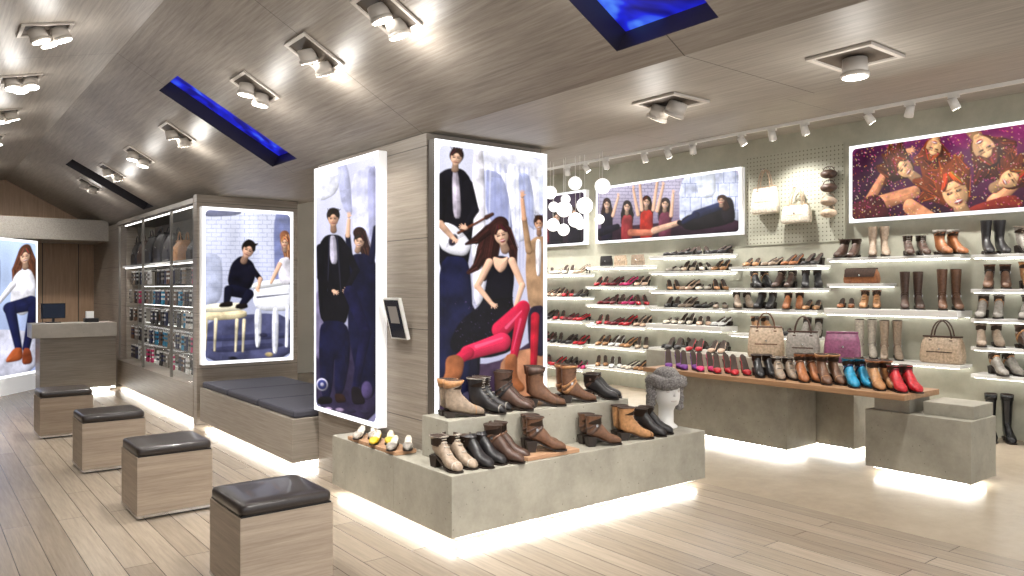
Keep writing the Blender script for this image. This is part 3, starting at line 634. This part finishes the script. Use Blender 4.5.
PB=[
 (2.565,3.84,ZP,-1.45,dict(body=L['taupe'],H=.20,h=.07,style='lace',trim=L['stone'])),
 (2.765,3.82,ZP,-1.35,dict(body=L['black'],H=.18,h=.08,style='strap')),
 (2.95,3.81,ZP,-1.0,dict(body=L['dkbrown'],H=.24,h=.08,style='strap',trim=L['brown'])),
 (3.25,3.81,.4475,-.4,dict(body=L['brown'],H=.24,h=.07,style='buckle',trim=L['dkbrown'])),
 (3.76,3.81,ZP,-.25,dict(body=L['brown'],H=.22,h=.06,style='strap',trim=L['dkbrown'])),
 (4.09,3.81,ZP,-.3,dict(body=L['tan'],H=.25,h=.05,style='lace',trim=L['dkbrown'])),
 (4.33,3.83,ZP,-1.3,dict(body=L['black'],H=.20,h=.06,style='plain')),
 (2.79,4.085,ZT,-.2,dict(body=L['taupe'],H=.25,h=.03,style='cuff',trim=L['tan'])),
 (3.02,4.09,ZT,-1.0,dict(body=L['black'],H=.24,h=.04,style='lace',trim=L['grey'])),
 (3.23,4.09,ZT,-.8,dict(body=L['dkbrown'],H=.27,h=.05,style='strap',trim=L['black'])),
 (3.50,4.085,ZT,-.5,dict(body=L['brown'],H=.29,h=.05,style='cuff',trim=L['dkbrown'])),
 (3.79,4.085,ZT,-.3,dict(body=L['brown'],H=.29,h=.05,style='buckle',trim=L['tan'])),
 (4.06,4.085,ZT,-1.0,dict(body=L['black'],H=.19,h=.06,style='strap',trim=L['dkbrown'])),
]
for x,y,z,rz,kw in PB:
    b=MB(); pair(b,x,y,z,rz,boot,gap=.10,sc=.93,**kw); b.done('ankle_boots')
# mannequin head with fur hat
b=MB(); mt=T(4.62,3.95,.421,-1.9,1.18)
MW=mat('mannequin_white',C(242,240,236),.3)
rings=[]
for z,rx,ry,ox in ((0,.075,.075,0),(.01,.075,.075,0),(.03,.05,.05,0),(.11,.047,.05,0),(.14,.055,.055,.01),(.155,.075,.066,.02),(.19,.088,.074,.02),(.23,.094,.080,.012),(.28,.098,.082,.004),(.32,.088,.074,0),(.35,.055,.05,-.004),(.365,.01,.01,-.004)):
    rings.append([(ox+rx*math.cos(t),ry*math.sin(t),z) for t in [2*math.pi*j/20 for j in range(20)]])
b.loft(rings,MW,mt)
b.loft([[(.09+dx,dy,z+.02) for dx,dy in ((0,-w),(e_,0),(0,w))] for z,w,e_,q in ((.245,.006,.012,0),(.215,.010,.026,0),(.195,.016,.036,0),(.19,.01,.01,0))],MW,mt)
b.ball((.098,0,.185),(.012,.026,.009),mat('mannequin_lip',C(222,214,208),.4),10,6,mt)
for s in (-1,1): b.ball((.088,s*.034,.245),(.012,.018,.008),mat('mannequin_lip'),8,5,mt); b.ball((0,s*.082,.225),(.018,.008,.03),MW,8,6,mt)
for i in range(26):
    an=2*math.pi*i/26; b.ball((.098*math.cos(an),.090*math.sin(an),.300+.008*math.sin(3*an)),.044,FUR,10,7,mt,.26)
for s in (-1,1):
    for k in range(5): b.ball((-.015,s*(.094+.004*k),.27-.035*k),.042-.003*k,FUR,10,7,mt,.26)
b.ball((0,0,.33),(.10,.09,.07),FUR,18,9,mt,.12)
b.done('mannequin_head_in_fur_hat')
# tablet on column
b=MB(); m=Matrix.Translation((2.63,4.64,1.29))@Matrix.Rotation(math.radians(-14),4,'Y')
b.box(-.012,.012,-.11,.11,-.145,.145,M_white,m); b.box(-.014,-.012,-.096,.096,-.134,.134,mat('tablet_screen',C(20,22,28),.15,emit=C(30,34,44),es=.6),m)
b.box(-.0145,-.0140,-.06,.06,-.03,.09,mat('tablet_ui',C(90,90,90),.3,emit=C(130,120,110),es=.7),m)
b.tube((2.64,4.64,1.27),(2.689,4.64,1.27),.02,M_steel); b.done('wall_tablet',.003)
# ---------------------------------------------------------------- wall shelves
SEC=[ # y0,y1, [z...], thick idx
 (8.80,10.6,[1.73,1.36,.98,.60,.22],[]),
 (7.50,8.70,[1.83,1.53,1.25,.94,.62,.30],[]),
 (6.12,7.40,[1.95,1.73,1.47,1.23,1.0,.66],[4]),
 (4.82,6.04,[1.77,1.50,1.24,.92],[]),
 (3.28,4.70,[1.84,1.55,1.27,.72],[2]),
 (1.8,3.18,[1.83,1.49,1.20,.92,.65],[]),
]
XW=8.588; XF=8.28
pal_d=['brown','dkbrown','black','taupe','tan','cognac','grey']; pal_l=['cream','nude','beige','white','stone','tan']; pal_r=['red','burg','black','black','red','nude','pink']
for si,(ya,yb,zs,thick) in enumerate(SEC):
    b=MB()
    for k,z in enumerate(zs):
        th=.07 if k in thick else .035; xf=XF-.06 if k in thick else XF
        y_a=4.05 if (si==4 and k==1) else ya
        b.box(xf,XW-.001,y_a,yb,z-th,z,M_white); b.box(xf+.03,xf+.05,y_a+.02,yb-.02,z-th-.006,z-th-.001,M_ledsh)
        b.box(XW-.03,XW-.015,y_a+.02,yb-.02,z-th-.006,z-th-.001,M_ledsh)
    b.done('wall_shelf',.003)
    b=MB()
    for k,z in enumerate(zs):
        up=(zs[k-1] if k else z+.42)-z-.04; z+=.001
        if (si==4 and k in (1,2,3)) or (si==1 and k==0): continue
        y=ya+.14; x=8.41
        while y<yb-.12:
            pal=random.choice([pal_d,pal_l]) 
            if si==0: pal=pal_r if k>=1 else pal_l
            if si==1: pal=pal_r if k in (1,2,3) else pal_l
            if si==2: pal=pal_l if k in(1,2,4) else ['black','black','cream','taupe']
            if si>=3: pal=pal_d
            col=L[random.choice(pal)]
            rz=math.pi+random.uniform(-.3,.9)*(1 if si<3 else .8)
            r=random.random()
            if si in (0,1,2) or (si==3 and k!=1 and r<.55):
                pair(b,x,y,z,rz,pump,body=col,h=random.choice([.09,.08,.05]) if si<2 else random.choice([.015,.05,.08]),stil=si<2,gap=.09,sc=1.06); y+=random.uniform(.235,.30)
            elif up>.30 and r<.35:
                pair(b,x,y,z,rz+.3,boot,body=col,H=min(.40,up-.04),h=.03,style='plain',gap=.11); y+=.36
            else:
                H=min(up-.03,random.choice([.21,.23,.25])); pair(b,x,y,z,rz+.3,boot,body=col,H=max(.17,H),h=random.choice([.03,.05,.07]),style=random.choice(['plain','lace','strap','cuff']),trim=L[random.choice(pal)],gap=.12,sc=1.04); y+=random.uniform(.32,.40)
    if len(b.v): b.done('shoes_on_shelf')
b=MB()
for y,z,H,c in ((3.42,1.272,.42,'brown'),(3.80,1.272,.40,'dkbrown'),(4.02,.722,.42,'taupe'),(4.30,.722,.42,'stone')):
    pair(b,8.40,y,z,math.pi+.5,boot,body=L[c],H=H,h=.03,style='strap',trim=L[c],gap=.12)
b.done('tall_boots_on_shelf')
b=MB()
for y in (2.95,2.6,2.25): pair(b,8.38,y,.002,math.pi+.5,boot,body=mat('rubber_black',C(20,20,22),.2),H=.45,h=.025,style='cuff',gap=.13)
for y in (4.95,5.2): pair(b,8.38,y,.002,math.pi+.5,boot,body=L['black'],H=.40,h=.03,style='plain',gap=.12)
b.done('rain_boots')
def bag(x,y,z,rz,**kw):
    b=MB(); tote(b,T(x,y,z,rz),**kw); return b.done('handbag')
bag(8.42,4.36,1.552,-r90,body=L['cognac'],W=.40,H=.16,D=.12,trim=L['dkbrown'],handle=0,flap=True)
bag(8.42,3.50,.722,-r90,body=L['beige'],W=.42,H=.27,D=.18,trim=L['dkbrown'],handle=.18)
b=MB(); pair(b,8.40,4.25,1.272,math.pi+.4,boot,body=L['tan'],H=.2,h=.03,style='lace',trim=L['brown'],gap=.11); pair(b,8.40,4.53,1.272,math.pi+.4,pump,body=L['cognac'],h=.05,stil=False,gap=.09); b.done('ankle_boots_on_shelf')
for y,c in ((8.4,'black'),(8.1,'beige'),(7.75,'taupe')): bag(8.44,y,1.831,-r90,body=L[c],W=.25,H=.15,D=.06,trim=L[c],handle=0,flap=True)
def hung(y,z,W,H,c,hd):
    b=MB(); tote(b,T(8.51,y,z,-r90),body=L[c],W=W,H=H,D=.12,trim=L['beige'],handle=hd)
    zt=z+H*.86+hd+.03
    b.tube((8.587,y,zt-.004),(8.44,y,zt-.004),.007,M_chrome); b.done('hanging_handbag')
hung(5.66,2.44,.37,.33,'cream',.24); hung(5.22,2.29,.38,.22,'cream',.22)
for k,(z,c) in enumerate(((2.84,'dkbrown'),(2.68,'dkbrown'),(2.52,'taupe'),(2.38,'beige'))):
    b=MB(); b.ball((8.50,4.80,z),(.075,.10,.055),L[c],16,8); b.tube((8.587,4.80,z+.05),(8.5,4.80,z+.075),.006,M_chrome); b.path([(8.50,4.80+.07*math.cos(t),z+.04+.05*math.sin(t)) for t in [math.pi*i/8 for i in range(9)]],.006,L[c]); b.done('hanging_round_bag')
# ---------------------------------------------------------------- centre display tables
b=MB(); ledbase(b,6.1,6.56,2.34,3.13,.52,M_stone,.1,.06); b.box(6.2,6.56,2.36,2.72,.52,.62,M_stone)
b.done('concrete_plinth',.004)
b=MB(); ledbase(b,6.12,6.6,3.85,5.4,.62,M_stone,.1,.06); b.done('concrete_plinth',.004)
b=MB(); ledbase(b,6.62,7.15,3.5,5.95,.80,M_stone,.1,.06); b.done('concrete_plinth',.004)
b=MB(); b.box(5.98,6.58,2.76,5.42,.635,.68,M_table); b.box(6.15,6.5,2.8,3.08,.521,.635,M_stone); b.box(6.2,6.5,4.0,5.2,.621,.635,M_stone); b.done('wooden_display_table',.003)
cols=[('purple',5.18),('purple',4.98),('pink',4.78),('red',4.58),('red',4.38)]
for c,y in cols:
    b=MB(); pair(b,6.18,y,.681,math.pi+.8,pump,body=L[c],h=.11,gap=.085,sc=1.05); b.done('high_heels')
for c,y,st,H,tr in (('black',4.14,'cuff',.20,'black'),('taupe',3.93,'lace',.19,'grey'),('cognac',3.70,'strap',.24,'brown'),('brown',3.49,'cuff',.25,'tan'),('blue',3.25,'strap',.23,'navy'),('tan',3.04,'cuff',.23,'cognac'),('red',2.87,'strap',.2,'burg')):
    b=MB(); pair(b,6.21,y,.681,math.pi+.85,boot,body=L[c],H=H,h=.07,style=st,trim=L[tr],gap=.095,sc=.97); b.done('ankle_boots')
bag(6.86,4.55,.801,-1.0,body=L['beige'],W=.36,H=.30,D=.16,trim=L['brown'],handle=.16)
bag(6.86,4.14,.801,-1.1,body=L['grey'],W=.32,H=.27,D=.15,trim=L['dkbrown'],handle=.16)
bag(6.86,3.74,.801,-1.0,body=L['plum'],W=.32,H=.28,D=.15,trim=L['plum'],handle=0)
b=MB()
for y in (5.75,5.45,5.15): pair(b,6.86,y,.801,math.pi+.4,pump,body=L[random.choice(['black','red','nude'])],h=.07,gap=.085)
b.done('shoes_on_plinth')
# ---------------------------------------------------------------- accessory wall unit
M_uback=mat('unit_back_panel',C(122,112,100),.6,noise=.08,nscale=12)
b=MB()
ledbase(b,2.47,3.3,8.88,12.83,.42,M_bench)
b.box(3.0,3.05,8.88,12.83,.42,2.5,M_uback); b.box(2.47,3.05,8.88,12.83,2.44,2.5,M_col)
for y in (8.9,9.86,11.3,12.78): b.box(2.48,2.51,y,y+.03,.42,2.44,M_steel)
for z in (.45,.72,.99,1.26,1.53): b.box(2.82,2.99,8.95,12.76,z-.004,z+.002,M_white); b.box(2.83,2.84,8.97,12.74,z-.010,z-.005,M_ledun)
b.box(2.53,2.99,8.95,12.76,1.80,1.83,M_white); b.box(2.56,2.57,8.97,12.74,1.79,1.799,M_ledun)
b.box(2.49,2.50,8.95,9.85,.44,2.42,M_glass)
b.box(2.55,2.57,9.0,12.7,2.43,2.438,M_ledun)
b.done('accessory_wall_unit')
b=MB(); cc=['navy','black','black','white','pink','grey','navy','black','taupe','black','blue','brown']
def sock(b,x,y,z,c):
    # folded sock pair hanging from a hook: cuff, ribbed leg, heel and foot
    c2=L[random.choice(['white','grey','black','navy'])]
    b.box(x,x+.010,y+.012,y+.043,z+.185,z+.205,L['white'])
    for q in range(5): b.box(x-.003,x+.018,y+.006+.001*q,y+.050,z+.045+q*.028,z+.073+q*.028,c if q%2==0 else c2)
    b.loft([[(x-.003,y+.006,z+.045),(x+.018,y+.006,z+.045),(x+.018,y+.05,z+.045),(x-.003,y+.05,z+.045)],[(x-.004,y+.012,z+.022),(x+.02,y+.012,z+.022),(x+.02,y+.062,z+.03),(x-.004,y+.062,z+.03)],[(x-.002,y+.03,z+.008),(x+.014,y+.03,z+.008),(x+.014,y+.066,z+.012),(x-.002,y+.066,z+.012)]],c,None,False)
    b.tube((x+.3,y+.027,z+.205),(x-.01,y+.027,z+.205),.003,M_chrome,n=6)
for z in (.46,.73,1.0,1.27,1.54):
    y=9.0
    while y<12.6:
        c=L[random.choice(cc)]; k=random.random(); x=2.60+random.uniform(0,.05)
        if k<.86:
            sock(b,x,y,z,c); sock(b,x,y+.07,z,c); y+=.155
        elif k<.93: b.ball((x+.29,y+.07,z+.056),(.08,.065,.055),c,12,7); b.box(x+.17,x+.25,y+.02,y+.12,z+.002,z+.014,c); y+=.17
        else: pair(b,2.93,y+.08,z+.003,r90,pump,body=c,h=.02,stil=False,gap=.07,sc=.8); y+=.25
b.done('accessories_on_display')
for y,c,W,H in ((9.2,'brown',.30,.24),(9.55,'black',.3,.24),(10.2,'tan',.30,.26),(10.62,'black',.40,.36),(11.1,'black',.44,.40),(11.6,'black',.46,.38),(12.05,'dkbrown',.38,.34),(12.45,'black',.38,.34)):
    b=MB(); tote(b,T(2.72,y,1.831,-r90),body=L[c],W=W,H=H,D=.24,trim=L[c],handle=.12); b.done('handbag')
# cash desk
b=MB(); b.box(1.32,2.38,12.4,12.95,.80,1.0,M_desk); b.box(1.42,2.38,12.45,12.93,.06,.80,M_bench); b.box(1.5,2.3,12.5,12.9,0,.06,M_white); b.box(1.43,2.37,12.47,12.5,.045,.058,M_led)
b.done('cash_desk',.004)
b=MB(); m=T(1.62,12.75,1.001,.3); b.box(-.08,.08,-.06,.06,0,.012,M_black,m); b.box(-.015,.015,-.01,.01,.012,.1,M_black,m); b.box(-.16,.16,-.015,.015,.06,.28,M_black,m); b.box(-.15,.15,-.017,-.0155,.07,.27,mat('monitor_screen',C(20,24,34),.2,emit=C(40,46,60),es=.5),m); b.done('computer_monitor')
b=MB(); b.box(2.0,2.18,12.6,12.75,1.001,1.06,M_black); b.box(2.02,2.12,12.62,12.70,1.06,1.16,M_white); b.done('card_terminal',.004)

# ---------------------------------------------------------------- lamps
def spot(name,loc,tgt,e,ang=70,blend=.7,size=.06,col=(1,.96,.905),parent=None):
    l=bpy.data.lights.new(name,'SPOT'); l.energy=e; l.spot_size=math.radians(ang); l.spot_blend=blend; l.shadow_soft_size=size; l.color=col
    o=bpy.data.objects.new(name,l); S.collection.objects.link(o); o.location=loc
    o.rotation_euler=(Vector(tgt)-Vector(loc)).to_track_quat('-Z','Y').to_euler()
    if parent: o.parent=parent
    return o
def downlight(x,y,z,nrm,tg,n=2,e=90,s=.15,lit=True,ang=75,spill=6):
    n3=Vector(nrm).normalized(); R=n3.to_track_quat('Z','Y').to_matrix().to_4x4(); m=Matrix.Translation((x,y,z))@R
    b=MB(); f=.022
    b.box(-s,s,-s,-s+f,0,.012,M_fix,m); b.box(-s,s,s-f,s,0,.012,M_fix,m); b.box(-s,-s+f,-s+f,s-f,0,.012,M_fix,m); b.box(s-f,s,-s+f,s-f,0,.012,M_fix,m)
    b.box(-s+f,s-f,-s+f,s-f,.001,.004,M_fixd,m)  # dark plate on the surface stands in for the shaded recess
    d=(Vector(tg)-Vector((x,y,z))).normalized(); off=[(-.06,.0),(.06,.0)] if n==2 else ([(0,0)] if n==1 else [(-.065,-.05),(.065,-.05),(0,.065)])
    pos=[]
    for ox,oy in off:
        p=m@Vector((oy,ox,.012)); q=p+d*.075; b.tube(p,q,.052,M_fix,.056,18,None); pos.append(q+d*.02)
        b.tube(q-d*.012,q+d*.006,.060,M_fix,.060,18,cap=M_lens if lit else M_lensdim)
    o=b.done('recessed_spotlight')
    c=pos[0]
    for p in pos[1:]: c=c+p
    c=c/len(pos); spot('lamp',c+d*.03,tg,e,ang,.8,.07,parent=o)
    if spill:
        l=bpy.data.lights.new('added_spill_light','POINT'); l.energy=spill; l.shadow_soft_size=.07; l.color=(1,.96,.905)  # added point light, imitates fixture glare spilling onto the ceiling
        q=bpy.data.objects.new('added_spill_light',l); S.collection.objects.link(q); q.location=c+d*.14; q.parent=o
NS=(-TAN,0,-1)
for y,tg in ((3.56,(2.9,3.2,.4)),(4.47,(2.7,4.8,1.3)),(5.5,(1.6,5.6,0)),(7.55,(2.6,7.8,.6)),(9.05,(1.4,8.8,0)),(10.5,(2.5,10.6,1.2)),(12.0,(1.8,13.5,.9))):
    downlight(1.96,y,slopez(1.96)-.002,NS,tg,2,160,spill=6 if y<8 else 4)
for y,tg in ((4.4,(1.4,3.8,.2)),(5.8,(2.1,5.6,0)),(7.3,(1.2,6.5,0)),(8.8,(1.8,9,0)),(10.4,(1.0,10,0)),(13.0,(1.5,15.4,1.3))):  # the last downlight is added out of view to brighten the back wall
    downlight(.69,y,leftz(.69)-.002,(.25,0,-1),tg,3,160,spill=5)
downlight(3.3,2.79,HZ-.002,(0,0,-1),(3.2,3.9,.5),2,150,lit=False,spill=4); downlight(3.3,1.74,HZ-.002,(0,0,-1),(3.3,1.7,0),1,90,ang=110,spill=4)
for y,tg in ((0.2,(2.6,2.5,0)),(2.0,(2.2,4.2,.2))): downlight(1.96,y,slopez(1.96)-.002,NS,tg,2,170)
for x,y in ((5.4,2.2),(5.4,4.6),(5.4,7.4),(7.2,9.5)): downlight(x,y,3.418,(0,0,-1),(x+.6,y+.1,0),2,240,ang=110,spill=12)  # unseen downlights, added to light the showroom
# track
b=MB(); b.box(8.02,8.06,.5,12.8,3.385,3.419,M_white); b.done('lighting_track')
y=.9;i=0
while y<12:
    b=MB(); p=Vector((8.04,y,3.31)); d=Vector((.35,random.uniform(-.4,.4),-.75)).normalized()
    b.box(8.02,8.06,y-.05,y+.05,3.36,3.384,M_white); b.tube((8.04,y,3.36),(8.04,y,3.31),.012,M_white); b.tube(p-d*.05,p+d*.06,.040,M_white,.046,14,cap=M_lens)
    o=b.done('track_spotlight')
    if i%2==0: spot('lamp',p+d*.10,(8.45,y-.2,1.4),110,120,.8,.05,parent=o)
    y+=.42 if i%3 else .75; i+=1
# paper lantern pendants
LG=mat('lantern_paper',C(244,244,244),.8,emit=(1,.99,.97),es=1.0)
for x,y,z,r in ((7.6,8.2,3.02,.10),(7.6,7.64,2.92,.11),(7.6,8.75,2.94,.10),(7.7,8.55,2.68,.12),(7.6,8.0,2.68,.12),(7.7,8.3,2.50,.11),(7.6,8.45,2.36,.09),(7.7,8.8,2.46,.10),(7.6,8.1,2.42,.08),(7.55,8.35,2.80,.07),(7.8,8.9,2.75,.08),(7.75,7.85,2.48,.07)):
    b=MB(); b.ball((x,y,z),r,LG,18,12); b.tube((x,y,z+r*.98),(x,y,3.41),.003,M_white,n=5); b.done('paper_lantern')

# ---------------------------------------------------------------- world, camera
w=bpy.data.worlds.new('World'); S.world=w; w.use_nodes=True
w.node_tree.nodes['Background'].inputs[0].default_value=(.98,.98,1,1); w.node_tree.nodes['Background'].inputs[1].default_value=1.5
cam=bpy.data.cameras.new('Camera'); co=bpy.data.objects.new('Camera',cam); S.collection.objects.link(co)
co.location=(0,0,1.5); co.rotation_euler=(math.radians(90),0,-math.radians(38.12)); cam.lens=26.97; cam.sensor_width=36
S.camera=co
